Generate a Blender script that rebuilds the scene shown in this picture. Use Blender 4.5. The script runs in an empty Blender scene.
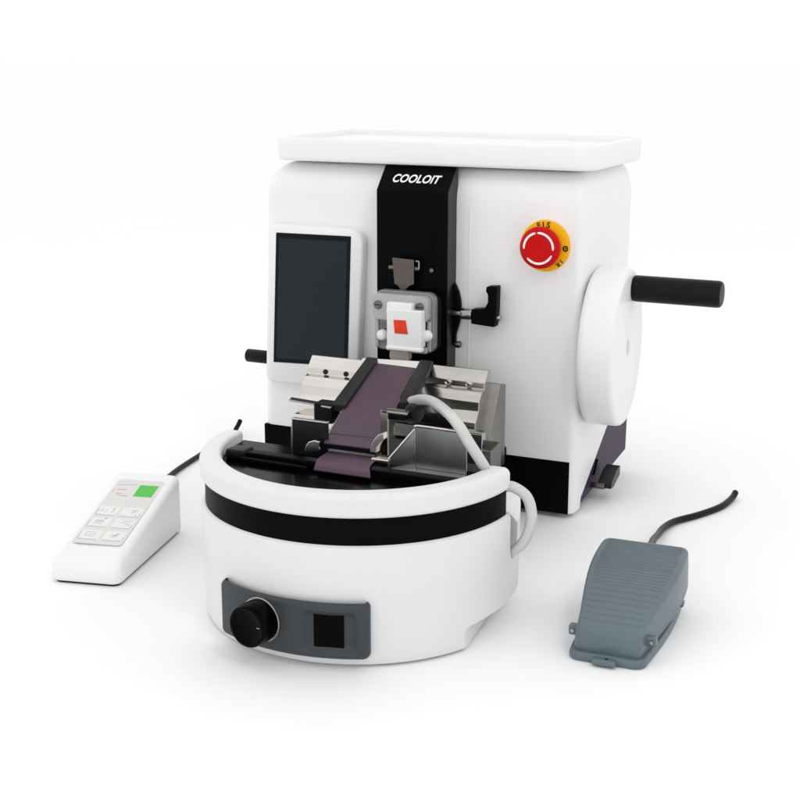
import bpy, bmesh, math, random
from mathutils import Vector, Matrix
R = math.radians
S = 0.01                      # everything below is written in centimetres
random.seed(4)
scene = bpy.context.scene
col = scene.collection

# ---------------------------------------------------------------- camera, world, lamps, exposure
cam_d = bpy.data.cameras.new("camera"); cam = bpy.data.objects.new("camera", cam_d); col.objects.link(cam)
cam.location = (73.96*S, -160.2*S, 57.71*S)
cam.rotation_euler = (R(90-14.13), 0, R(25.4))
cam_d.sensor_width = 36; cam_d.lens = 1390/800*36
cam_d.clip_start = 0.02; cam_d.clip_end = 500
scene.camera = cam

w = bpy.data.worlds.new("World"); scene.world = w; w.use_nodes = True
bg = w.node_tree.nodes["Background"]; bg.inputs[0].default_value = (1, 1, 1, 1)
# white studio tent, a little brighter towards the upper left and darker to the right
wt = w.node_tree; wtc = wt.nodes.new("ShaderNodeTexCoord"); wdot = wt.nodes.new("ShaderNodeVectorMath"); wdot.operation = 'DOT_PRODUCT'
wdot.inputs[1].default_value = (-.42, .42, .76)
wmr = wt.nodes.new("ShaderNodeMapRange"); wmr.interpolation_type = 'SMOOTHSTEP'
for i_, v_ in ((1, -.75), (2, .55), (3, .66), (4, 1.09)): wmr.inputs[i_].default_value = v_
wt.links.new(wtc.outputs["Generated"], wdot.inputs[0]); wt.links.new(wdot.outputs["Value"], wmr.inputs[0]); wt.links.new(wmr.outputs[0], bg.inputs[1])

def softbox(name, loc, target, size, watts):
    d = bpy.data.lights.new(name, 'AREA'); d.shape = 'RECTANGLE'; d.size = size[0]; d.size_y = size[1]; d.energy = watts
    o = bpy.data.objects.new(name, d); col.objects.link(o); o.location = loc
    o.rotation_euler = (Vector(target)-Vector(loc)).to_track_quat('-Z', 'Y').to_euler()
    return o
softbox("softbox_key", (1.5, -1.3, 1.9), (0.0, -0.1, 0.1), (0.32, 0.32), 5)
softbox("fill_front", (0.85, -3.8, 0.9), (0.05, -0.1, 0.2), (1.6, 1.0), 10)  # added front fill, put in to brighten the upright white faces
softbox("softbox_left", (-2.2, -0.9, 1.7), (0, -0.2, 0.2), (1.2, 1.2), 1)

scene.view_settings.view_transform = 'Standard'; scene.view_settings.look = 'None'
scene.view_settings.exposure = 0; scene.view_settings.gamma = 1
scene.cycles.max_bounces = 10

# ---------------------------------------------------------------- materials
def mat(name, c, rough=.4, metal=0, spec=.5, bump=0, bscale=200, var=0, vscale=30, trans=0, coat=0, stretch=None, alpha=1, sss=0, rvar=0):
    m = bpy.data.materials.new(name); m.use_nodes = True
    nt = m.node_tree; b = nt.nodes["Principled BSDF"]
    b.inputs["Base Color"].default_value = (*c, 1); b.inputs["Roughness"].default_value = rough
    b.inputs["Metallic"].default_value = metal; b.inputs["Specular IOR Level"].default_value = spec
    b.inputs["Transmission Weight"].default_value = trans; b.inputs["Coat Weight"].default_value = coat
    b.inputs["Coat Roughness"].default_value = .1
    b.inputs["Alpha"].default_value = alpha
    if sss:
        b.inputs["Subsurface Weight"].default_value = sss; b.inputs["Subsurface Radius"].default_value = (.01, .01, .01)
    tc = nt.nodes.new("ShaderNodeTexCoord"); mp = nt.nodes.new("ShaderNodeMapping")
    nt.links.new(tc.outputs["Object"], mp.inputs["Vector"])
    if stretch: mp.inputs["Scale"].default_value = stretch
    n = nt.nodes.new("ShaderNodeTexNoise"); n.inputs["Scale"].default_value = vscale; n.inputs["Detail"].default_value = 5
    nt.links.new(mp.outputs[0], n.inputs["Vector"])
    if var:
        r = nt.nodes.new("ShaderNodeValToRGB")
        r.color_ramp.elements[0].position = .3; r.color_ramp.elements[1].position = .7
        r.color_ramp.elements[0].color = (*[max(0, x*(1-var)) for x in c], 1)
        r.color_ramp.elements[1].color = (*[min(1, x*(1+var)) for x in c], 1)
        nt.links.new(n.outputs[0], r.inputs[0]); nt.links.new(r.outputs[0], b.inputs["Base Color"])
    if rvar:
        q = nt.nodes.new("ShaderNodeMapRange"); q.inputs[3].default_value = max(.02, rough-rvar); q.inputs[4].default_value = rough+rvar
        nt.links.new(n.outputs[0], q.inputs[0]); nt.links.new(q.outputs[0], b.inputs["Roughness"])
    if bump:
        n2 = nt.nodes.new("ShaderNodeTexNoise"); n2.inputs["Scale"].default_value = bscale; n2.inputs["Detail"].default_value = 3
        nt.links.new(mp.outputs[0], n2.inputs["Vector"])
        bp = nt.nodes.new("ShaderNodeBump"); bp.inputs["Strength"].default_value = bump; bp.inputs["Distance"].default_value = .0005
        nt.links.new(n2.outputs[0], bp.inputs["Height"]); nt.links.new(bp.outputs[0], b.inputs["Normal"])
    return m
M = dict(
    floor=mat("studio_floor", (.942, .942, .942), .7, spec=.1, var=.003, vscale=3),
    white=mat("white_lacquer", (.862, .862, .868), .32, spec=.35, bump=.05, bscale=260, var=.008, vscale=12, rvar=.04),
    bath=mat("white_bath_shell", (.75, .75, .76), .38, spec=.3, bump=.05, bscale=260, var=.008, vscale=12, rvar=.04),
    black=mat("black_plastic", (.0022, .0026, .0032), .38, spec=.035, bump=.06, bscale=400, rvar=.08),
    black_side=mat("black_satin_metal", (.012, .0125, .014), .3, spec=.3, bump=.05, rvar=.08),
    gloss=mat("black_gloss", (.001, .0011, .0013), .16, spec=.045, rvar=.04, vscale=14),
    rubber=mat("black_rubber", (.005, .0058, .0068), .4, spec=.14, bump=.1, bscale=500),
    screen=mat("dark_glass", (.0125, .0165, .0205), .1, spec=.2, var=.1, vscale=4),
    bezel=mat("screen_bezel", (.004, .005, .007), .15, spec=.12),
    slate=mat("slate_panel", (.042, .049, .055), .42, spec=.3, bump=.1, bscale=500, var=.05),
    steel=mat("brushed_steel", (.38, .365, .345), .22, 1, bump=.08, bscale=60, var=.12, vscale=22, stretch=(1, 4, 4), rvar=.08),
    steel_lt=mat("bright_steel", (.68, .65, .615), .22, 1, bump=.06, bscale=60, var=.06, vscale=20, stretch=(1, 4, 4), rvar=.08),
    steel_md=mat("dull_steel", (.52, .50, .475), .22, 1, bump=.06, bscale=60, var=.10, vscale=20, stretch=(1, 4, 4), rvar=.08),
    steel_dk=mat("dark_steel", (.15, .145, .14), .32, 1, bump=.08, bscale=70, var=.2, vscale=25, stretch=(1, 4, 4), rvar=.08),
    steel_st=mat("stage_steel", (.25, .24, .225), .32, 1, bump=.08, bscale=60, var=.14, vscale=22, stretch=(1, 4, 4), rvar=.08),
    tray_steel=mat("grey_tray_steel", (.36, .375, .385), .28, 1, bump=.04, bscale=40, var=.3, vscale=16, rvar=.1),
    side_glass=mat("dark_side_sheet", (.010, .0115, .013), .22, spec=.25, var=.3, vscale=20, rvar=.08),
    bronze=mat("smoked_steel_tab", (.125, .108, .098), .38, 1, var=.12, vscale=60, rvar=.08),
    rail=mat("grey_black_rail", (.009, .009, .009), .45, spec=.2, bump=.1, var=.2, vscale=60),
    purple=mat("purple_ribbon", (.078, .042, .068), .5, spec=.3, bump=.18, bscale=900, var=.12, vscale=180),
    plum=mat("plum_base_paint", (.034, .020, .050), .45, spec=.15, bump=.06, bscale=300, var=.05),
    clear_dk=mat("smoky_plate", (.23, .225, .22), .3, spec=.5, var=.15, vscale=25, coat=.3),
    clear=mat("frosted_plate", (.42, .41, .40), .3, spec=.5, var=.07, vscale=25, coat=.3, sss=.15),
    wax=mat("white_cassette", (.86, .86, .85), .4, spec=.4, sss=.1, var=.015, vscale=60),
    red_sample=mat("red_sample", (.78, .045, .008), .5, spec=.3, var=.12, vscale=160),
    red=mat("red_button", (.57, .001, .002), .35, spec=.14, bump=.03, rvar=.05),
    yellow=mat("yellow_collar", (.93, .47, .002), .45, spec=.1, var=.03),
    ink=mat("black_ink", (.015, .012, .01), .5, spec=.2),
    paint=mat("white_print", (.9, .9, .9), .45, spec=.3),
    hose=mat("milky_hose", (.60, .60, .585), .3, spec=.5, sss=.2, var=.03, vscale=50),
    pedal=mat("blue_grey_cast_paint", (.112, .153, .172), .36, spec=.45, bump=.25, bscale=350, var=.05, vscale=25, rvar=.06),
    label=mat("grey_overlay_label", (.72, .71, .685), .5, spec=.3, var=.01),
    key=mat("pale_membrane_key", (.80, .80, .79), .5, spec=.3),
    blue=mat("blue_grey_print", (.38, .45, .52), .5, spec=.3),
    green=mat("green_lcd", (.075, .52, .055), .35, spec=.3, var=.05, vscale=60),
    pink=mat("pink_print", (.75, .18, .15), .5, spec=.3),
)

# ---------------------------------------------------------------- builders
def tag(o, label=None, cat=None, group=None, kind=None):
    if label: o["label"] = label
    if cat: o["category"] = cat
    if group: o["group"] = group
    if kind: o["kind"] = kind
def thing(name, label, cat, loc, rotz=0):
    o = bpy.data.objects.new(name, None); col.objects.link(o); o.empty_display_size = .02
    o.location = Vector(loc)*S; o.rotation_euler = (0, 0, R(rotz)); tag(o, label, cat)
    return o
def base_of(p):
    while p.parent: p = p.parent
    return p
def obj(name, bm, m, parent=None, local=False, angle=35, bevel=0, seg=2, label=None):
    """bm in cm; world coordinates unless local (then relative to the thing's base)"""
    off = Vector((0, 0, 0))
    if parent is not None and not local: off = base_of(parent).location/S
    for v in bm.verts: v.co = (v.co-off)*S
    bmesh.ops.recalc_face_normals(bm, faces=bm.faces)
    me = bpy.data.meshes.new(name); bm.to_mesh(me); bm.free()
    for p in me.polygons: p.use_smooth = True
    me.set_sharp_from_angle(angle=R(angle))
    me.materials.append(M[m])
    o = bpy.data.objects.new(name, me); col.objects.link(o)
    if parent is not None: o.parent = parent
    if bevel:
        b = o.modifiers.new("bevel", 'BEVEL'); b.width = bevel*S; b.segments = seg; b.limit_method = 'ANGLE'; b.angle_limit = R(30)
        wn = o.modifiers.new("normals", 'WEIGHTED_NORMAL'); wn.keep_sharp = False
        for e in me.edges: e.use_edge_sharp = False
    if label: o["label"] = label
    return o
def NB(): return bmesh.new()
def hexa(bm, pts):
    v = [bm.verts.new(p) for p in pts]
    for f in ((0,1,2,3), (7,6,5,4), (0,4,5,1), (1,5,6,2), (2,6,7,3), (3,7,4,0)): bm.faces.new([v[i] for i in f])
    return bm
def box(x0, x1, y0, y1, z0, z1, bm=None):
    return hexa(bm or NB(), [(x0,y0,z0),(x1,y0,z0),(x1,y1,z0),(x0,y1,z0),(x0,y0,z1),(x1,y0,z1),(x1,y1,z1),(x0,y1,z1)])
def prism(poly, d, bm=None):
    """poly: 3D points in one plane, d: extrusion vector"""
    bm = bm or NB(); d = Vector(d)
    a = [bm.verts.new(p) for p in poly]; b = [bm.verts.new(Vector(p)+d) for p in poly]
    bm.faces.new(a); bm.faces.new(b[::-1])
    n = len(poly)
    for i in range(n): bm.faces.new((a[i], b[i], b[(i+1) % n], a[(i+1) % n]))
    return bm
def loft(secs, bm=None, cap=True, closed=True):
    bm = bm or NB(); rows = [[bm.verts.new(p) for p in s] for s in secs]; n = len(rows[0])
    for a, b in zip(rows, rows[1:]):
        for i in range(n if closed else n-1):
            j = (i+1) % n
            bm.faces.new((a[i], a[j], b[j], b[i]))
    if cap: bm.faces.new(rows[0]); bm.faces.new(rows[-1][::-1])
    return bm
def rrect(x0, x1, y0, y1, r, k=6):
    """rounded rectangle; r is one radius or four (corners x0y0, x1y0, x1y1, x0y1)"""
    if not isinstance(r, (tuple, list)): r = (r,)*4
    out = []
    for (cx, cy, a0, q) in ((x0, y0, 180, r[0]), (x1, y0, 270, r[1]), (x1, y1, 0, r[2]), (x0, y1, 90, r[3])):
        q = max(q, .001)
        ox = cx+q if cx == x0 else cx-q; oy = cy+q if cy == y0 else cy-q
        for i in range(k+1):
            a = R(a0+90*i/k); out.append((ox+q*math.cos(a), oy+q*math.sin(a)))
    return out
def frame(axis):
    a = Vector(axis).normalized()
    u = a.cross(Vector((0, 0, 1)))
    if u.length < 1e-3: u = Vector((1, 0, 0))
    u.normalize(); return a, u, a.cross(u).normalized()
def lathe(prof, c, axis=(0,0,1), n=48, bm=None):
    """prof: list of (radius, distance along axis)"""
    a, u, v = frame(axis); c = Vector(c)
    secs = [[c+a*h+(u*math.cos(2*math.pi*i/n)+v*math.sin(2*math.pi*i/n))*max(r, .0005) for i in range(n)] for r, h in prof]
    return loft(secs, bm)
def cyl(c, axis, r, L, ch=.1, n=40, bm=None):
    return lathe([(r-ch, 0), (r-ch*.3, ch*.3), (r, ch), (r, L-ch), (r-ch*.3, L-ch*.3), (r-ch, L)], c, axis, n, bm)
def spline(pts, k=10):
    P = [Vector(p) for p in pts]; P = [P[0]*2-P[1]]+P+[P[-1]*2-P[-2]]; out = []
    for i in range(1, len(P)-2):
        a, b, c, d = P[i-1:i+3]
        for j in range(k):
            t = j/k
            out.append(.5*((2*b)+(c-a)*t+(2*a-5*b+4*c-d)*t*t+(3*b-a-3*c+d)*t**3))
    return out+[P[-2]]
def tube(pts, r, n=16, k=10, bm=None):
    p = spline(pts, k); secs = []; u = None
    for i, q in enumerate(p):
        t = (p[min(i+1, len(p)-1)]-p[max(i-1, 0)]).normalized()
        if u is None: _, u, _ = frame(t)
        u = (u-t*u.dot(t)).normalized(); v = t.cross(u)
        rr = r*(.8 if i in (0, len(p)-1) else 1)
        secs.append([q+(u*math.cos(2*math.pi*j/n)+v*math.sin(2*math.pi*j/n))*rr for j in range(n)])
    return loft(secs, bm)
def text_mesh(s, size, mtx, shear=0, bold=0, depth=.03, spacing=1, bm=None):
    cu = bpy.data.curves.new("txt", 'FONT'); cu.body = s; cu.size = size; cu.shear = shear; cu.offset = bold; cu.extrude = depth
    cu.align_x = 'CENTER'; cu.align_y = 'CENTER'; cu.space_character = spacing
    o = bpy.data.objects.new("txt", cu); col.objects.link(o)
    dg = bpy.context.evaluated_depsgraph_get(); me = bpy.data.meshes.new_from_object(o.evaluated_get(dg))
    bpy.data.objects.remove(o); bm = bm or NB(); me.transform(mtx); bm.from_mesh(me); bpy.data.meshes.remove(me)
    return bm
def basis(o, x, y):
    x = Vector(x).normalized(); z = x.cross(Vector(y)).normalized(); y = z.cross(x)
    m = Matrix((x, y, z)).transposed().to_4x4(); m.translation = Vector(o); return m
def cut(o, cutter_bm, off=True):
    """boolean difference, applied"""
    b = base_of(o); ofs = b.location/S
    for v in cutter_bm.verts: v.co = (v.co-ofs)*S
    bmesh.ops.recalc_face_normals(cutter_bm, faces=cutter_bm.faces)
    me = bpy.data.meshes.new("cut"); cutter_bm.to_mesh(me); cutter_bm.free()
    c = bpy.data.objects.new("cut", me); col.objects.link(c); c.location = b.location
    md = o.modifiers.new("cut", 'BOOLEAN'); md.object = c; md.operation = 'DIFFERENCE'; md.solver = 'EXACT'
    bpy.context.view_layer.update()
    dg = bpy.context.evaluated_depsgraph_get(); new = bpy.data.meshes.new_from_object(o.evaluated_get(dg))
    o.modifiers.remove(md); bpy.data.objects.remove(c); bpy.data.meshes.remove(me); o.data = new
    for p in new.polygons: p.use_smooth = True
    new.set_sharp_from_angle(angle=R(30))

# ---------------------------------------------------------------- setting
fl = obj("floor", prism([(-6000,-6000,-.02),(6000,-6000,-.02),(6000,6000,-.02),(-6000,6000,-.02)], (0,0,-1)), "floor"); tag(fl, kind="structure")

# ================================================================= microtome
mt = thing("microtome", "white boxy tabletop machine with touch screen, black column and side handwheel", "microtome", (0, 10, 0))
def hs(z, x0, x1, y0, y1, rf=1.0, rb=1.2):
    return [(x, y, z) for x, y in rrect(x0, x1, y0, y1, (rf+.6, rf, rb, rb), 6)]
secs = []
def sideback(z): return min(21., 1.9+(z-.7)*12.7/8.6)
for z in (.7, 2, 4, 6, 8, 9.3, 10.5, 12, 13.5, 16, 22, 30, 36, 39.4):
    t = (z-.7)/38.7
    secs.append(hs(z, -23.3+1.25*t, 22+.25*t, 0, max(3.5, sideback(z)), 1.0, .6 if z < 14 else 1.2))
N = 9
for i in range(1, N+1):
    a = math.pi/2*i/N; s, c = math.sin(a), 1-math.cos(a)
    secs.append(hs(39.4+4.0*s, -22.05+3.0*c, 22.25-1.3*c, 3.2*c, 21-2*c, 1.0, 1.2))
housing = obj("housing", loft(secs), "white", mt, angle=50)
# rear base under the slanted edge of the shell
pb = [(-21.8, .9, .6), (-21.8, 24, 3.0), (-21.8, 24.2, 8.4), (-21.8, 23.2, 16.5), (-21.8, 16, 16.5)]
obj("base", prism(pb, (43.6, 0, 0)), "plum", mt, bevel=.25, seg=3)
for fx in (-18, 18):
    for fy in (6, 20):
        obj("rubber_foot", cyl((fx, fy, 0), (0,0,1), 1.4, 2.8 if fy > 10 else .9), "rubber", mt)
obj("front_panel", box(-22.9, 21.4, -.08, .5, .62, 7.5), "black", mt, bevel=.05)
# raised screen panel
def rp(y, ins, x0=-20.75, x1=-6.6, z0=13.9, z1=35.4):
    out = []
    for x, z in rrect(x0+ins, x1-ins, z0+ins, z1-ins, (.9, 1.3, 2.0, .9), 6):
        out.append((x-1.05*(35.4-z)/21.5, y, z))
    return out
scr = obj("screen_panel", loft([rp(.3, 0), rp(-1.0, 0), rp(-1.3, .12), rp(-1.45, .35)]), "white", mt, angle=50)
def quad_plate(name, q, y0, y1, m, parent, bev=.04):
    return obj(name, hexa(NB(), [(x, y0, z) for x, z in q]+[(x, y1, z) for x, z in q]), m, parent, bevel=bev)
quad_plate("display", [(-20.35,16.75),(-9.05,17.2),(-8.4,34.45),(-19.5,34.35)], -1.40, -1.55, "bezel", scr)
quad_plate("glass", [(-19.85,17.35),(-9.55,17.75),(-8.95,33.75),(-19.05,33.65)], -1.52, -1.575, "screen", scr, .01)
# black column
cb = NB()
colp = [(0.4, 43.55), (.05, 43.65), (-2.6, 40.7), (-2.6, 8.0), (.4, 8.0)]
column = obj("column", prism([(-4.15, y, z) for y, z in colp], (9.8, 0, 0), cb), "black", mt, bevel=.1)
obj("column_cheek", prism([(5.64, y, z) for y, z in colp], (.09, 0, 0)), "black_side", column)
obj("cover_plate", box(-2.2, 3.6, -2.72, -2.5, 24, 36.5), "black", column, bevel=.15)
ang = math.atan2(2.95, 2.65)
obj("lettering", text_mesh("COOLOIT", 1.4, basis((.72, -1.40, 42.08), (1, 0, 0), (0, math.cos(ang), math.sin(ang))) @ Matrix.Diagonal((1, 1.22, 1, 1)), shear=.22, bold=.03, depth=.02, spacing=1.03), "paint", column)
obj("seam", box(7.45, 7.6, -.05, .2, 8.2, 38.6), "white", mt, bevel=.03)
# handle of the left advance wheel
kb = cyl((-30.3, 8, 14.9), (1, 0, 0), .95, 5.5, .15); lathe([(.45, 0), (.45, 8)], (-28.2, 8, 14.9), (1, 0, 0), 20, kb)
obj("advance_knob", kb, "rubber", mt)
# emergency stop
es = lathe([(3.1, 0), (3.15, .15), (3.1, .5), (2.9, .62), (1.6, .62)], (17.6, -.02, 34.6), (0, -1, 0), 56)
estop = obj("emergency_stop", es, "yellow", mt)
btn = obj("button", lathe([(1.5, .4), (1.6, 1.2), (2.25, 1.5), (2.52, 1.75), (2.58, 2.1), (2.5, 2.45), (2.25, 2.68), (1.9, 2.76), (1.2, 2.72), (.6, 2.68), (.01, 2.67)], (17.6, 0, 34.6), (0, -1, 0), 56), "red", estop)
def arc(c, r0, r1, a0, a1, y0, y1, n=24, bm=None):
    bm = bm or NB(); secs = []
    for i in range(n+1):
        t = i/n; a = R(a0+(a1-a0)*t); w = (r1-r0)*.5*min(1, 5*min(t, 1-t)+.55); rm = (r0+r1)/2
        secs.append([(c[0]+r*math.cos(a), y, c[1]+r*math.sin(a)) for r, y in ((rm-w, y0), (rm+w, y0), (rm+w, y1), (rm-w, y1))])
    return loft(secs, bm)
ab = arc((17.6, 34.6), 1.72, 1.98, -5, 95, -2.80, -2.6); arc((17.6, 34.6), 1.72, 1.98, 103, 184, -2.80, -2.6, bm=ab)
arc((17.6, 34.6), 1.72, 1.98, 222, 335, -2.80, -2.6, bm=ab)
obj("arrow_ring", ab, "paint", estop)
def ring_text(chars):
    bm = NB()
    for ch, a, s_ in chars:
        rr = 2.6 if a > 40 else 2.8
        text_mesh(ch, s_, basis((17.6+rr*math.cos(R(a)), -.66, 34.6+rr*math.sin(R(a))), (math.cos(R(a-90)), 0, math.sin(R(a-90))), (math.cos(R(a)), 0, math.sin(R(a)))), bold=.02, depth=.015, bm=bm)
    return bm
obj("lettering", ring_text((("E", 107, .95), ("I", 94, .95), ("S", 80, 1.0))), "ink", estop)
obj("lettering", ring_text((("R", -50, .75), ("I", -38, .75))), "ink", estop)
lb = arc((20.3, 34.45), .2, .36, 0, 359, -.69, -.6); box(20.17, 20.45, -.69, -.6, 34.39, 34.51, lb)
obj("ring_symbol", lb, "ink", estop)
# handwheel, its face turned a few degrees
wn_ = Vector((math.cos(R(5.4)), math.sin(R(5.4)), 0)); wc = Vector((22.35, 6.2, 21.5))
wheel = obj("handwheel", lathe([(6, -.5), (9.6, -.2), (9.95, .15), (10.0, .6), (10.0, 3.5), (9.9, 3.85), (9.65, 4.1), (9.3, 4.2), (2.2, 4.2), (1.2, 4.2), (1.05, 4.1), (.95, 2.9), (.02, 2.85)], wc, wn_, 96), "white", mt, angle=40)
obj("wheel_axle", cyl((21.5, 6.2, 21.5), (1, 0, 0), 2.2, 1.2), "steel_dk", wheel)
obj("crank_handle", lathe([(1.3, 0), (1.62, .15), (1.66, .5), (1.66, 10.7), (1.58, 11.0), (1.4, 11.15), (.02, 11.2)], (26.4, 8.2, 28.75), (1, 0, 0), 40), "rubber", wheel)
# side lever / locking plug near the floor
lv = obj("side_lever", prism([(22.5, 8.6, 1.9), (22.5, 9.9, 1.8), (22.5, 12.6, 2.8), (22.5, 12.6, 4.1), (22.5, 10.8, 3.8), (22.5, 8.8, 2.7)], (1.9, 0, 0)), "black_side", mt, bevel=.12)
obj("lever_pin", cyl((21.4, 8.5, 2.2), (1, 0, 0), .4, 2.2), "steel_dk", lv)
obj("lever_slot", prism([(21.75, 8.6, 3.5), (21.75, 9.6, 4.6), (21.75, 10.2, 5.3), (21.75, 9.0, 3.6)], (.3, 0, 0)), "black", mt)
# specimen head
head = obj("specimen_head", loft([[(x, y, z) for x, z in rrect(-3.9+i, 5.0-i, 20.7+i, 28.2-i, 1.0, 6)] for y, i in ((-2.5, .1), (-3.9, .1), (-4.0, .2))]), "black_side", mt)
pl = NB()
loft([[(x, y, z) for x, z in rrect(-3.1+i, 5.0-i, 20.9+i, 28.5-i, 1.0-i*.4, 6)] for y, i in ((-4.0, .1), (-4.1, 0), (-5.1, 0), (-5.2, .1))], pl)
plate = obj("clamp_plate", pl, "clear_dk", head)
jb = NB()
loft([[(x, y, z) for x, z in rrect(-3.1+i, 4.6-i, 24.9+i, 28.2-i, .8, 6)] for y, i in ((-5.15, 0), (-6.1, 0), (-6.2, .12))], jb)
obj("clamp_jaw", jb, "clear", head)
for wx0, wx1 in ((-2.4, -.5), (3.6, 4.4)):
    obj("jaw_gap_shade", box(wx0, wx1, -5.45, -5.1, 21.9, 24.9), "steel_dk", head, bevel=.05)  # dark raised boxes, gap shade under the jaw put into colour
obj("lower_jaw", box(-1.3, 4.3, -5.9, -5.1, 20.9, 21.8), "clear", head, bevel=.25)
for wx in (-3.0, 4.2):
    obj("jaw_web", box(wx-.05, wx+.5, -5.5, -5.1, 21.2, 25.0), "clear", head, bevel=.15)
for wx, wz in ((-2.2, 26.8), (3.55, 26.9)):
    sb = cyl((wx, -6.1, wz), (0, -1, 0), .55, .3, .06, 24)
    sc = obj("screw", sb, "steel_dk", head)
    obj("slot", box(wx-.4, wx+.4, -6.44, -6.3, wz-.06, wz+.06), "ink", sc)
for wx, wz in ((-1.75, 22.9), (4.35, 23.3)):
    obj("bumper", lathe([(.5, 0), (.72, .25), (.72, .7), (.5, 1.05), (.2, 1.15)], (wx, -5.4, wz), (0, -1, 0), 24), "wax", head)
obj("clamp_tongue", loft([[(x, y, z) for x, z in rrect(-.3, 2.35, 19.9, 21.4, .6, 5)] for y in (-6.9, -5.9)]), "clear", head, bevel=.05)
# smoked pointer tab above the clamp
tb = prism([(x, -3.9, z) for x, z in ((-1.25, 32.5), (1.75, 32.4), (1.75, 29.3), (1.15, 29.1), (.35, 28.3), (.05, 28.3), (-.45, 29.0), (-.95, 29.2))], (0, -.22, 0))
tab = obj("pointer_tab", tb, "bronze", head, bevel=.04)
obj("tab_axle", cyl((-1.9, -3.6, 31.2), (1, 0, 0), .28, 4.2, .05, 20), "steel_dk", tab)
obj("tab_hook", tube([(1.9, -3.9, 32.2), (2.3, -3.9, 32.2), (2.35, -3.9, 31.9), (2.35, -3.9, 31.2)], .09), "steel", tab)
obj("column_bolt", cyl((3.6, -2.6, 31.0), (0, -1, 0), .3, .35, .08, 20), "steel_dk", column)
# clamp flange and lever
fb = prism([(x, -1.0, z) for x, z in ((5.5,29.6),(6.0,29.0),(6.4,28.1),(6.65,27.0),(6.72,25.8),(6.6,24.6),(6.3,23.5),(6.05,22.7),(6.0,21.4),(5.5,21.0))], (0, .85, 0))
flg = obj("clamp_flange", fb, "black", head, bevel=.2, seg=3)
sh = cyl((5.6, -1.5, 25.6), (1, 0, 0), .42, 3.6, .05, 24); cyl((7.2, -1.5, 25.6), (1, 0, 0), .72, 1.5, .08, 24, sh)
obj("clamp_shaft", sh, "steel", flg)
lev = NB()
hexa(lev, [(8.8,-2.3,24.5),(12.0,-2.3,24.3),(12.0,-.7,24.3),(8.8,-.7,24.5),(8.8,-2.3,26.3),(12.0,-2.3,26.5),(12.0,-.7,26.5),(8.8,-.7,26.3)])
lv2 = obj("clamp_lever", prism([(x, -2.3, z) for x, z in ((8.75,24.55),(11.9,24.35),(12.1,26.4),(12.15,29.5),(10.75,29.4),(10.65,28.8),(10.95,28.4),(10.95,27.4),(10.5,26.6),(8.75,26.4))], (0, 1.5, 0), (lev.free(), NB())[1]), "black", flg, bevel=.18, seg=3)
obj("lever_screw", cyl((11.7, -1.5, 25.45), (1, 0, 0), .42, .75, .08, 20), "steel", lv2)
obj("flange_bolt", cyl((6.3, -1.5, 21.6), (1, 0, 0), .42, .8, .08, 20), "steel_dk", flg)
# plinth that carries the blade holder
obj("plinth", prism([(-12, y, z) for y, z in ((.2, .9), (-20, .9), (-20, 5), (-14, 8.6), (.2, 8.6))], (25, 0, 0)), "black", mt, bevel=.3)

# ================================================================= cassette
cs = thing("specimen_cassette", "small white tissue cassette with a red square, held in the clamp under the pointer", "cassette", (1.9, -6.6, 24))
cbm = loft([[(x, y, z) for x, z in rrect(-.45+i, 4.25-i, 21.8+i, 26.6-i, .25, 4)] for y, i in ((-5.95, .05), (-7.3, 0), (-7.42, .1))])
obj("cassette_body", cbm, "wax", cs)
obj("cassette_flap", prism([(-.5, y, z) for y, z in ((-6.2, 26.0), (-7.45, 26.0), (-7.2, 27.4), (-6.2, 27.4))], (3.4, 0, 0)), "wax", cs, bevel=.12)
obj("tissue_sample", prism([(x, -7.36, z) for x, z in ((.55, 25.3), (2.2, 25.35), (2.5, 23.65), (.72, 23.6))], (0, -.16, 0)), "red_sample", cs, bevel=.03)
obj("cassette_lip", box(-.5, 4.4, -7.6, -6.6, 21.45, 21.95), "wax", cs, bevel=.15)

# ================================================================= lid tray on top
ty = thing("top_tray", "flat white rectangular tray lying on top of the machine", "tray", (1.4, 10, 43.5))
def tr(z, i, r=2.4): return [(x, y, z) for x, y in rrect(-20.4+i, 23.5-i, -.7+i, 21.4-i, max(.3, r-i), 6)]
tb = loft([tr(43.75, .25), tr(43.95, .05), tr(44.2, 0), tr(46.45, 0), tr(46.62, .08), tr(46.7, .25), tr(46.7, .95), tr(46.6, 1.1), tr(46.05, 1.25), tr(46.0, 1.5)])
obj("tray_dish", tb, "white", ty, angle=45)

# ================================================================= water bath
BX, BY = 10.25, -35.46
wb = thing("water_bath", "round white drum shaped bath with black waist band and grey knob panel", "water bath", (BX, BY, 0))
def bp(a, r, z): return (BX+r*math.cos(R(a)), BY+r*math.sin(R(a)), z)
prof = [(14.6, .2), (16.2, .22), (16.42, .32), (16.55, .6), (16.6, 1.2), (16.68, 4), (16.75, 8), (16.75, 12.0), (16.65, 12.25), (16.45, 12.4)]
shell = NB(); n = 180
rows = [[bp(-180-34+(248)*i/n, r, z) for i in range(n+1)] for r, z in prof]
loft(rows, shell)
shell_o = obj("shell", shell, "bath", wb, angle=40)
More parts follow.
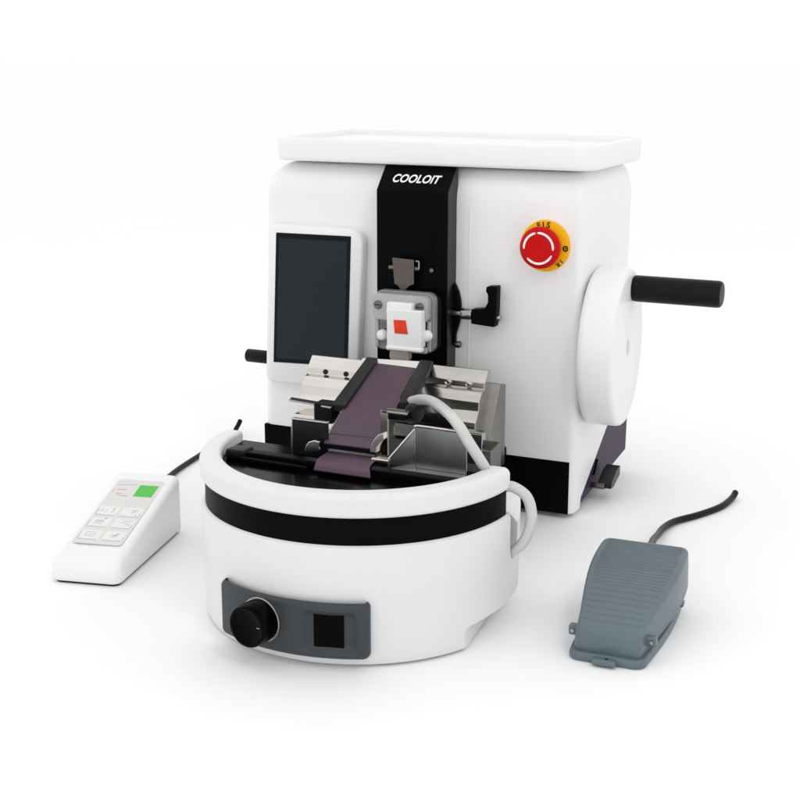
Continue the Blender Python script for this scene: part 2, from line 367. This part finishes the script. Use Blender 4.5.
# finger recess at the lower right and the hose notch
pa, pb_ = Vector((25.3, -43.6, 0)), Vector((23.3, -27, 0)); ps_ = (pb_-pa).normalized()
rc = rrect(.1, 20, -1, 2.55, (.1, .1, .1, 1.9), 10)
cut(shell_o, loft([[pa+ps_*(s_-o_*.5)+Vector((o_, 0, z_+(o_*.2 if z_ > 0 else 0))) for s_, z_ in rc] for o_ in (0, .25, 8)]))
cut(shell_o, prism([(20, -33.6, 14), (30, -33.6, 14), (30, -33.6, 9.2), (27.0, -33.6, 10.4), (26.2, -33.6, 11.3), (25.0, -33.6, 12.1), (20, -33.6, 12.6)], (0, 20, 0)))
nt_ = NB(); loft([[bp(a, r, z) for a, z in rrect(.6, 9.5, 7.4, 14, (2.6, 2.6, .1, .1), 6)] for r in (15.0, 18.0)], nt_)
cut(shell_o, nt_)
def arcband(r0, r1, z0, z1, a0, a1, n=120):
    return loft([[bp(a0+(a1-a0)*i/n, r, z) for r, z in ((r0, z0), (r1, z0), (r1, z1), (r0, z1))] for i in range(n+1)])
obj("waist_band", arcband(13, 16.35, 12.35, 15.3, -181, -.5), "black", wb, angle=30)
obj("hose_gasket", arcband(13, 15.2, 7.2, 15.2, -1, 11, 20), "black", wb)
rs = []; n = 130
for i in range(n+1):
    a = -182+182.6*i/n
    e = min(i, n-i); k = {0: .72, 1: .9, 2: .98}.get(e, 1)
    pr = rrect(14.55, 16.85, 15.15, 17.45, (.35, .45, .75, .4), 6)
    rs.append([bp(a, 15.7+(r-15.7)*k, 16.3+(z-16.3)*k) for r, z in pr])
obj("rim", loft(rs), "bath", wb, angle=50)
obj("basin", loft([[bp(a, 14.7, z) for a in range(-182, 4, 3)] for z in (15.2, 16.25)]), "gloss", wb)
# bar across the basin
obj("crossbar", box(-2.3, 23.9, -41.3, -39.9, 16.2, 17.05), "black", wb, bevel=.15)
obj("end_block", box(-2.6, -.2, -41.8, -39.6, 16.2, 17.25), "rubber", wb, bevel=.3)
obj("guide_rod", tube([(-.3, -42.2, 16.6), (2, -42.3, 16.6), (7.6, -42.4, 16.6)], .22), "black", wb)
# control panel on the drum
pbm = NB(); na, nz = 200, 100; A0, A1, Z0, Z1 = -117.0, -60.2, 1.1, 6.95
def rr_sd(s, t, cx, cy, hx, hy, r):
    qx, qy = abs(s-cx)-hx+r, abs(t-cy)-hy+r
    return math.hypot(max(qx, 0), max(qy, 0))+min(max(qx, qy), 0)-r
def sm(x): x = max(0, min(1, x)); return x*x*(3-2*x)
W = R(A1-A0)*16.75; rows = []
for j in range(nz+1):
    row = []
    for i in range(na+1):
        s = W*i/na; t = (Z1-Z0)*j/nz
        d = -rr_sd(s, t, W/2, 3.0, W/2, 3.0, .8)
        h = .14+.95*math.sqrt(max(0, 1-(1-min(1, max(0, d)/.6))**2)) if d > .02 else 0
        dd = -rr_sd(s, t, 12.75, 2.9, 2.85, 2.3, 1.0)
        h -= .55*sm(dd/.9)
        row.append(bp(A0+(A1-A0)*i/na, 16.52+h, Z0+t))
    rows.append(row)
loft(rows, pbm, cap=False, closed=False)
cpn = obj("control_panel", pbm, "slate", wb, angle=60)
def cylplate(a0, a1, z0, z1, r0, r1): return loft([[bp(a, r, z) for a, z in rrect(a0, a1, z0, z1, .15, 3)] for r in (r0, r1)])
dsp = obj("display", cylplate(-78.7, -68.9, 2.35, 5.75, 16.8, 17.22), "gloss", cpn)
ka = -96.8; kd = Vector((math.cos(R(ka)), math.sin(R(ka)), 0)); kc = Vector(bp(ka, 17.45, 4.35))
obj("dial_ring", lathe([(2.05, 0), (2.27, .05), (2.27, .25), (2.2, .33), (1.9, .33)], kc, kd, 48), "steel", cpn)
kn = obj("knob", lathe([(2.12, .2), (2.15, .45), (2.12, 2.2), (2.04, 2.42), (1.85, 2.48), (1.7, 2.4), (.02, 2.4)], kc, kd, 56), "gloss", cpn)
kp = kc+kd*2.45+Vector((1.45, -.2, .25)); obj("pointer_mark", box(kp.x-.15, kp.x+.15, kp.y-.05, kp.y+.12, kp.z-.04, kp.z+.05), "steel", kn)

# ================================================================= hose
hz = thing("water_hose", "milky white hose arching from the ribbon guide over the bath edge", "hose", (20, -30, 16))
obj("hose_tube", tube([(9.9, -22.4, 19.3), (12.1, -24.8, 20.3), (14.6, -28.0, 21.2), (17.2, -31.5, 21.8), (20.7, -36.3, 22.2), (22.7, -38.5, 21.7), (23.7, -38.9, 20.6), (24.4, -38.6, 19.4), (24.7, -37.6, 18.1), (24.7, -36.4, 17.0), (25.0, -36.0, 15.9), (25.8, -35.2, 15.1), (27.0, -34.8, 15.1), (28.4, -34.6, 14.2), (28.95, -34.6, 12.5), (28.7, -34.6, 10.6), (27.9, -34.5, 9.0), (26.6, -34.2, 7.9), (25.5, -34.0, 7.6)], .56, 20, 10), "hose", hz)

# ================================================================= blade holder
bh = thing("blade_holder", "stepped steel blade holder on the black plinth below the clamp", "blade holder", (2, -10, 8.6))
def steps(x0, x1, prof, bm=None): return prism([(x0, y, z) for y, z in prof], (x1-x0, 0, 0), bm)
stepL = [(-8.4, 12.6), (-8.4, 20.1), (-9.2, 20.2), (-10.4, 18.9), (-10.5, 18.1), (-11.2, 17.9), (-12.1, 16.9), (-12.2, 15.8), (-13.2, 14.6), (-13.4, 12.6)]
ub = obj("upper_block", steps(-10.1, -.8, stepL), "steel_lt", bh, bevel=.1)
for hx in (-7.5, -4.6): obj("bolt_hole", cyl((hx, -10.1, 18.55), (0, -1, -.1), .32, .5, .03, 20), "ink", ub)
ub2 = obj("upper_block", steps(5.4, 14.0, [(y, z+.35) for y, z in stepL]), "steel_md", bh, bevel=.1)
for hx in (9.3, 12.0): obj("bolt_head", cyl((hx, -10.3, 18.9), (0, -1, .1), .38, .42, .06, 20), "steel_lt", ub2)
obj("blade_bed", steps(-.9, 5.5, [(-8.4, 12.6), (-8.4, 19.2), (-9.2, 19.4), (-13.5, 15), (-13.5, 12.6)]), "steel", bh, bevel=.08)
obj("blade", prism([(-3, -9.0, 20.35), (6.6, -9.0, 20.75), (6.6, -10.6, 19.3), (-3, -10.6, 18.9)], (0, -.08, .1)), "steel_lt", bh, bevel=.02)
st = obj("stage", steps(-9.9, 15.5, [(-7.2, 8.5), (-7.2, 18.6), (-9.0, 19.0), (-12.8, 12.4), (-14.8, 11.9), (-15.0, 8.5)]), "steel_st", bh, bevel=.12)
obj("stage_ledge", steps(-9.4, 17.2, [(-12.8, 8.5), (-12.8, 12.9), (-13.4, 13.1), (-16.2, 12.7), (-16.2, 8.5)]), "steel_dk", bh, bevel=.12)
obj("stage_rail", box(4.4, 15.9, -15.6, -14.4, 12.9, 14.6), "steel", bh, bevel=.15)
obj("end_stop", box(14.9, 17.1, -15.6, -13.6, 11.2, 12.6), "steel", bh, bevel=.12)
obj("corner_block", box(-9.2, -3.2, -16.0, -12.6, 12.6, 14.2), "steel_lt", bh, bevel=.2)
obj("stage_slot", box(7.2, 11.6, -14.4, -13.0, 14.7, 15.6), "rubber", bh, bevel=.1)

# ================================================================= ribbon ramp from blade to bath
rpg = thing("ribbon_ramp", "sloping ramp carrying a wide purple ribbon between two black rails down to the bath", "ramp", (5, -24, 17))
pth = [(1.32, -8.9, 20.15), (5.8, -24, 19.1), (9.0, -34.5, 18.35), (9.8, -37.4, 18.22), (9.95, -37.9, 18.15)]
def ribbon(cent, hw, th=.12, jag=0, edge=(1., .02)):
    bm = NB(); e = Vector((edge[0], edge[1], 0)); sp = spline(cent, 10)
    for_sec = []
    for i, p in enumerate(sp):
        t = i/(len(sp)-1); h = hw[0]+(hw[1]-hw[0])*t
        for_sec.append([p-e*h, p+e*h, p+e*h-Vector((0, 0, th)), p-e*h-Vector((0, 0, th))])
    return loft(for_sec, bm)
rb = obj("ribbon", ribbon(pth, (3.05, 2.72), edge=(1., .03)), "purple", rpg)
obj("ribbon_join", box(0, 5.1, -.04, .04, 0, .03), "steel_dk", rb, local=True)
j = bpy.data.objects["ribbon_join"]; j.location = Vector((6.35-5, -35.2+24, 18.36-17))*S; j.rotation_euler = (0, 0, R(5))
# under-tray of the ramp
obj("ramp_bed", loft([[(c[0]-3.0, c[1], c[2]-.2), (c[0]+3.0, c[1], c[2]-.2), (c[0]+3.0, c[1], c[2]-.85), (c[0]-3.0, c[1], c[2]-.85)] for c in [Vector(p) for p in pth[:3]+[(9.8,-37.3,18.2)]]]), "rubber", rpg)
obj("tail_ribbon", ribbon([(10.2, -37.0, 17.0), (10.6, -39.0, 17.22), (11.1, -41.2, 17.28), (11.6, -42.3, 17.1), (11.75, -42.75, 16.75)], (2.8, 3.2), edge=(1., .0)), "purple", rpg, label="short duller purple ribbon piece lying over the bath bar")
# rails
def bar(a0, a1, b0, b1, h, up=.0):
    a0, a1, b0, b1 = map(Vector, (a0, a1, b0, b1)); z = Vector((0, 0, h))
    return hexa(NB(), [a0-z, a1-z, b1-z, b0-z, a0, a1, b1, b0])
obj("rail", bar((-2.5, -8.8, 20.6), (-.95, -8.8, 20.6), (2.35, -27.3, 19.3), (4.05, -27.3, 19.3), .8), "rail", rpg, bevel=.12)
obj("rail", bar((4.8, -8.8, 20.95), (6.5, -8.8, 20.95), (9.1, -24.2, 19.45), (10.5, -23.0, 19.45), .9), "rail", rpg, bevel=.12)
def xy(t, side, off=0):       # point on a ribbon edge
    c = Vector((1.32, -8.9, 20.15)).lerp(Vector((9.75, -37.2, 18.05)), t); h = 3.05+(2.72-3.05)*t
    return c+Vector((side*(h+off), 0, 0))
def wall(side, t0, t1, top, bot, th=.16, off=.1):
    a, b = xy(t0, side, off), xy(t1, side, off); d = Vector((side*th, 0, 0))
    return hexa(NB(), [a+Vector((0,0,-bot)), a+d+Vector((0,0,-bot)), b+d+Vector((0,0,-bot)), b+Vector((0,0,-bot)), a+Vector((0,0,top)), a+d+Vector((0,0,top)), b+d+Vector((0,0,top)), b+Vector((0,0,top))])
obj("side_plate", wall(-1, .5, .95, .12, 1.6), "rail", rpg)
obj("side_plate", wall(1, .45, .97, .05, 1.6), "steel_dk", rpg)
# curled end lips
obj("guide_lip", prism([(x, -38.3, z) for x, z in ((5.0,16.9),(5.15,17.6),(5.5,18.1),(6.2,18.35),(6.75,18.25),(6.7,17.1))], (0, .5, 0)), "steel_lt", rpg, bevel=.1)
obj("guide_lip", prism([(x, -37.9, z) for x, z in ((12.45,17.75),(12.55,18.4),(12.9,19.1),(13.4,19.7),(14.0,19.95),(14.05,19.3),(13.6,18.9),(13.25,18.3),(13.15,17.75))], (0, .9, 0)), "steel_lt", rpg, bevel=.06)
ed = tube([xy(t_, -1, .12)+Vector((0, 0, .06)) for t_ in (.5, .65, .8, .97)], .13, 8, 3)
obj("edge_strip", ed, "steel_lt", rpg)
# left arm, side box and pivots
arm = obj("scraper_arm", prism([(-3.9, -25.4, 18.8), (2.6, -26.6, 18.9), (2.6, -27.9, 18.9), (-3.5, -26.6, 18.8)], (0, 0, .22)), "steel", rpg, bevel=.05)
obj("arm_pivot", box(.2, 2.6, -27.6, -25.6, 17.0, 19.3), "rubber", rpg, bevel=.2)
sbx = obj("side_sheet", box(3.05, 7.2, -37.2, -36.9, 16.3, 20.0), "side_glass", rpg, bevel=.05)
fr = box(2.9, 7.2, -37.3, -36.8, 19.98, 20.15); box(2.9, 3.06, -37.3, -36.8, 16.3, 19.98, fr)
obj("sheet_edging", fr, "steel_lt", sbx, bevel=.04)
# right bracket with adjusting knob
br = box(11.9, 12.75, -34.3, -34.0, 16.4, 21.3); box(12.0, 14.9, -34.3, -33.0, 21.0, 21.3, br)
bra = obj("angle_bracket", br, "steel", rpg, bevel=.08)
ak = cyl((14.3, -32.2, 20.9), (1, -.35, 0), .95, 1.3, .2, 32)
obj("adjusting_knob", ak, "rubber", bra)
obj("knob_arm", box(12.1, 14.2, -33.0, -32.0, 20.0, 20.9), "rubber", bra, bevel=.1)

# ================================================================= steel drip tray
dt = thing("drip_tray", "open grey box tray with slanted left wing, between the purple ribbon and the hose", "tray", (18, -36, 16.3))
obj("front_plate", box(17.3, 22.9, -37.2, -37.05, 16.4, 20.7), "tray_steel", dt, bevel=.03)
obj("wing_plate", prism([(14.9, -38.4, 16.5), (14.9, -38.4, 17.5), (17.25, -37.2, 20.55), (17.25, -37.2, 16.5)], (-.03, .14, 0)), "tray_steel", dt, bevel=.03)
eg = tube([(14.9, -38.5, 17.5), (17.25, -37.3, 20.6)], .12, 8, 2); tube([(17.25, -37.2, 20.7), (17.7, -37.2, 20.95), (22.9, -37.2, 20.85)], .12, 8, 3, eg); tube([(17.27, -37.3, 16.5), (17.27, -37.3, 20.6)], .07, 8, 2, eg)
obj("rolled_edge", eg, "steel_lt", dt)
obj("tray_floor", box(15.0, 22.9, -38.4, -37.3, 16.25, 16.5), "steel", dt, bevel=.05)
obj("back_plate", box(17.4, 22.9, -33.2, -33.05, 16.4, 19.6), "tray_steel", dt, bevel=.03)
obj("lug", box(13.1, 15.1, -39.0, -38.0, 16.9, 17.5), "steel_lt", dt, bevel=.12)

# ================================================================= control pad
cp = thing("control_pad", "white wedge shaped control pad with green display, left of the round bath", "control pad", (-22.4, -33.5, 0), 13.2)
CW = 4.15
def pad(z, i, yb=9.3):
    return z
def padsec(i, zt):
    out = []
    for x, y in rrect(-CW+i, CW-i, -11.2+i, 8.4-i*.8, (1.0, 1.0, .9, .9), 6):
        out.append((x, y, zt(y)))
    return out
def topz(y):
    t = (y+9.6)/18.0; f = max(0, -8.6-y)/2.6; return 3.2+4.1*t-.75*f*f
def side(fr_):
    return lambda y: .35+(topz(y)-.35)*fr_
ps = [padsec(.12, lambda y: .3), padsec(0, lambda y: .5), padsec(0, side(.5)), padsec(.0, lambda y: topz(y)-.75), padsec(.06, lambda y: topz(y)-.45), padsec(.25, lambda y: topz(y)-.17), padsec(.6, lambda y: topz(y)-.02), padsec(1.0, topz)]
bm = loft(ps, cap=False)
bm.verts.ensure_lookup_table(); n = len(ps[0]); L_ = len(bm.verts)
top = [bm.verts[i] for i in range(L_-n, L_)]; bot = [bm.verts[i] for i in range(n)]
bm.faces.new(top[::-1]); bm.faces.new(bot)
obj("pad_body", bm, "white", cp, local=True, angle=60)
obj("pad_sole", loft([[(x, y, z) for x, y in rrect(-3.8, 3.8, -10.8, 8.1, .8, 5)] for z in (0, .35)]), "rubber", cp, local=True)
slope = math.atan(4.1/18.0)
def on_top(x, y, h=0): return Vector((x, y, topz(y)))+Vector((0, -math.sin(slope), math.cos(slope)))*h
def slab(x0, x1, y0, y1, h0, h1, r=.3): return loft([[on_top(x, y, h) for x, y in rrect(x0, x1, y0, y1, r, 5)] for h in (h0, h1)])
ov = obj("overlay", slab(-3.0, 3.0, -7.7, 6.3, -.05, .012, .45), "label", cp, local=True)
obj("display", slab(.2, 2.55, 2.6, 5.2, .0, .03, .05), "green", cp, local=True)
def lines(segs, h=.03, wdt=.045):
    bm = NB()
    for (x0, y0, x1, y1) in segs:
        d = Vector((x1-x0, y1-y0)); d.normalize(); q = Vector((-d.y, d.x))*wdt
        hexa(bm, [on_top(a, b, hh) for hh in (.0, h) for a, b in ((x0-q.x, y0-q.y), (x1-q.x, y1-q.y), (x1+q.x, y1+q.y), (x0+q.x, y0+q.y))])
    return bm
obj("printed_scale", lines([(-2.7, 5.0, -.3, 5.2), (-2.6, 3.9, -2.8, 3.4), (-1.9, 2.7, -.5, 2.6), (-2.2, 3.1, -1.4, 3.05)], wdt=.05), "blue", ov, local=True)
obj("status_line", lines([(-2.3, 3.9, -1.2, 4.0)], wdt=.05), "pink", ov, local=True)
rowsb = [(-1.9, .2), (-4.4, -2.3), (-7.0, -4.9)]
def icon(k, cx, cy):
    I = {0: [(cx-.9, cy-.2, cx-.6, cy+.3), (cx-.6, cy-.3, cx-.3, cy-.3), (cx-.3, cy+.2, cx-.1, cy-.1), (cx+.6, cy-.4, cx+.7, cy+.4), (cx+.55, cy+.3, cx+.75, cy+.5)],
         1: [(cx-.1, cy+.3, cx+.8, cy+.4), (cx+.2, cy-.1, cx+.9, cy), (cx+.1, cy-.4, cx+.3, cy+.3), (cx+.7, cy-.5, cx+.8, cy-.9)],
         2: [(cx-.5, cy-.5, cx-.4, cy+.4), (cx-.15, cy-.5, cx-.1, cy+.5), (cx+.2, cy-.5, cx+.25, cy+.5), (cx-.6, cy+.1, cx+.5, cy+.2)],
         3: [(cx-.2, cy+.5, cx+1, cy+.5), (cx-.5, cy+.1, cx+.5, cy+.2), (cx+.2, cy-.2, cx+.9, cy-.1), (cx+.6, cy-.6, cx+.9, cy-.2)],
         4: [(cx-.5, cy-.4, cx+.5, cy-.4), (cx-.5, cy+.4, cx+.5, cy+.4), (cx-.55, cy-.3, cx-.55, cy+.3), (cx+.55, cy-.3, cx+.55, cy+.3), (cx-.2, cy, cx+.3, cy+.05)],
         5: [(cx-.5, cy-.2, cx+.5, cy+.2), (cx-.1, cy-.5, cx+.2, cy+.5), (cx+.1, cy+.3, cx+.5, cy+.4), (cx-.4, cy+.2, cx+.4, cy-.2)]}
    return I[k]
k = 0
for y0, y1 in rowsb:
    for x0, x1 in ((-2.75, -.2), (.2, 2.7)):
        b_ = obj("button", slab(x0, x1, y0+.1, y1-.1, .0, .022, .2), "key", ov, local=True)
        sg = [(x0+.1, y0+.12, x1-.1, y0+.12)]
        sg += [(x0+.05, y0+.2, x0+.05, y0+(1.5 if k % 2 == 0 else .3))] if k % 2 == 0 else [(x1-.1, y0+.2, x1-.05, y0+.9)]
        obj("icon", lines(sg+icon(k, (x0+x1)/2, (y0+y1)/2+.1), .035, .034), "blue", b_, local=True)
        k += 1
obj("indicator", lines([(-1.1, -2.55, -.9, -2.5)], .04, .1), "pink", ov, local=True)
Lw = lambda x, y, z: Matrix.Rotation(R(-13.2), 3, 'Z') @ (Vector((x, y, z))-Vector((-22.4, -33.5, 0)))
obj("cord", tube([Lw(*p) for p in ((-24.6, -26.5, 5.6), (-25.4, -24.6, 5.3), (-28.5, -18.5, 3.0), (-31.8, -12.5, 1.0), (-33.6, -8.5, .5), (-34.9, -3.5, .4), (-36.1, 4.3, .4), (-37.2, 13.4, .5), (-37.6, 16, 1.2), (-37.5, 17, 2.2))], .36, 14), "rubber", cp, local=True)

# ================================================================= foot pedal
fp = thing("foot_pedal", "blue grey cast metal foot pedal with ribbed sloping tread, right of the machine", "foot pedal", (38.15, -30.6, 0), 3.0)
def pol(yw):                   # outline from (y, halfwidth) list, smoothed by caller
    return [(-h, y) for y, h in yw]+[(h, y) for y, h in reversed(yw)]
def outline(front, back, hwf, hwm, hwb, rf, rb, n=14):
    L = []
    for i in range(7):
        a = R(90*i/6); L.append((front+rf*(1-math.sin(a)) if False else front+rf-rf*math.cos(a), hwf-rf+rf*math.sin(a)))
    for i in range(1, n):
        t = i/n; y = front+rf+(back-rb-front-rf)*t
        h = hwf+(hwb-hwf)*sm(t)+(hwm-(hwf+hwb)/2)*math.sin(math.pi*t)
        L.append((y, h))
    for i in range(7):
        a = R(90*i/6); L.append((back-rb+rb*math.sin(a), hwb-rb+rb*math.cos(a)))
    return pol(L)
def psec(i, zf, args):
    o = outline(args[0]+i, args[1]-i, args[2]-i, args[3]-i, args[4]-i, max(.2, args[5]-i*.5), max(.2, args[6]-i*.5))
    return [(x, y, zf(y)) for x, y in o]
BA = (-9.0, 9.0, 3.85, 4.35, 4.1, 1.2, 1.6)
obj("base_plate", loft([psec(.1, lambda y: .0, BA), psec(0, lambda y: .15, BA), psec(0, lambda y: .65, BA), psec(.12, lambda y: .85, BA), psec(.35, lambda y: .9, BA)]), "pedal", fp, local=True, angle=50)
CA = (-8.5, 8.0, 3.4, 4.5, 4.75, .7, 1.0)
def pt(y):
    t = (y+8.5)/16.5; return 3.1+3.95*t+.4*math.sin(math.pi*t)
def pbz(y):
    t = max(0, (y+6.5)/14.5); return .8+2.1*t
cov = [psec(.1, pbz, CA), psec(0, lambda y: pbz(y)+.15, CA), psec(.06, lambda y: pbz(y)+(pt(y)-pbz(y))*.55, CA), psec(.12, lambda y: pt(y)-.5, CA), psec(.16, lambda y: pt(y)-.22, CA), psec(.26, lambda y: pt(y)-.06, CA), psec(.42, pt, CA)]
bm = loft(cov, cap=False)
bm.verts.ensure_lookup_table(); n = len(cov[0]); L_ = len(bm.verts)
bm.faces.new([bm.verts[i] for i in range(n)])
tv = [bm.verts[i] for i in range(L_-n, L_)]
for i in range(n//2-1):
    bm.faces.new((tv[i], tv[i+1], tv[n-2-i], tv[n-1-i]))
cover = obj("tread", bm, "pedal", fp, local=True, angle=50)
# grooves: fine ribs on the sloping tread
rib = NB()
y = -6.9; i = 0
while y < 7.5:
    t = (y+8.5)/16.5
    hw = (3.4+1.35*sm(t)+.43*math.sin(math.pi*t))*(.84-.03*random.random())
    z = pt(y)
    segs = 10; pts = []
    for q in range(segs+1):
        x = -hw+2*hw*q/segs+random.uniform(-.1, .1)
        pts.append((x, y+.05*math.sin(q*1.7+i)+random.uniform(-.04, .04), z))
    secs = []
    for q, p in enumerate(pts):
        ww = .08 if q not in (0, segs) else .02; hh = .06
        zz = lambda yy: pt(yy)
        secs.append([(p[0], p[1]-ww, zz(p[1]-ww)-.04), (p[0], p[1], zz(p[1])+hh), (p[0], p[1]+ww, zz(p[1]+ww)-.04)])
    loft(secs, rib)
    y += .95 if y < -2 else .55 if y < 2 else .40
    i += 1
obj("grip_ribs", rib, "pedal", cover, local=True, angle=70)
for sx, sy in ((-3.9, -6.3), (3.95, -6.3), (4.25, 5.6)):
    lg = box(sx-.45 if sx < 0 else sx*.75, sx+.45 if sx > 0 else sx*.75, sy-.5, sy+.5, 1.6 if sy < 0 else 1.2, 2.6 if sy < 0 else 1.9)
    lug = obj("hinge_lug", lg, "pedal", fp, local=True, bevel=.2, seg=3)
    obj("pin", cyl((sx, sy-.55, 2.1 if sy < 0 else 1.6), (0, -1, 0), .2, .12, .03, 16), "steel", lug, local=True)
fl_ = box(-1.2, 1.2, -9.8, -8.7, .15, .8)
ft = obj("front_tab", fl_, "pedal", fp, local=True, bevel=.25, seg=3)
obj("tab_hole", cyl((.2, -9.3, .75), (0, 0, 1), .17, .08, .02, 16), "ink", ft, local=True)
obj("tread_skirt", loft([psec(.45, lambda y: 1.2, CA), psec(.45, lambda y: pbz(y)+.5, CA)]), "pedal", fp, local=True)
Lp = lambda x, y, z: Matrix.Rotation(R(-3.0), 3, 'Z') @ (Vector((x, y, z))-Vector((38.3, -30.6, 0)))
obj("cord", tube([Lp(*p) for p in ((37.8, -23, 5.4), (37.2, -19, 5.1), (36.3, -14.5, 3.8), (35.2, -9.5, 2.5), (34.3, -4, 1.2), (33.9, 0, .7), (34.4, 3.7, .5), (36.4, 7.7, .4), (38.2, 12.1, .4), (38.8, 16.0, .5), (38.95, 17.6, .9))], .42, 14), "rubber", fp, local=True)
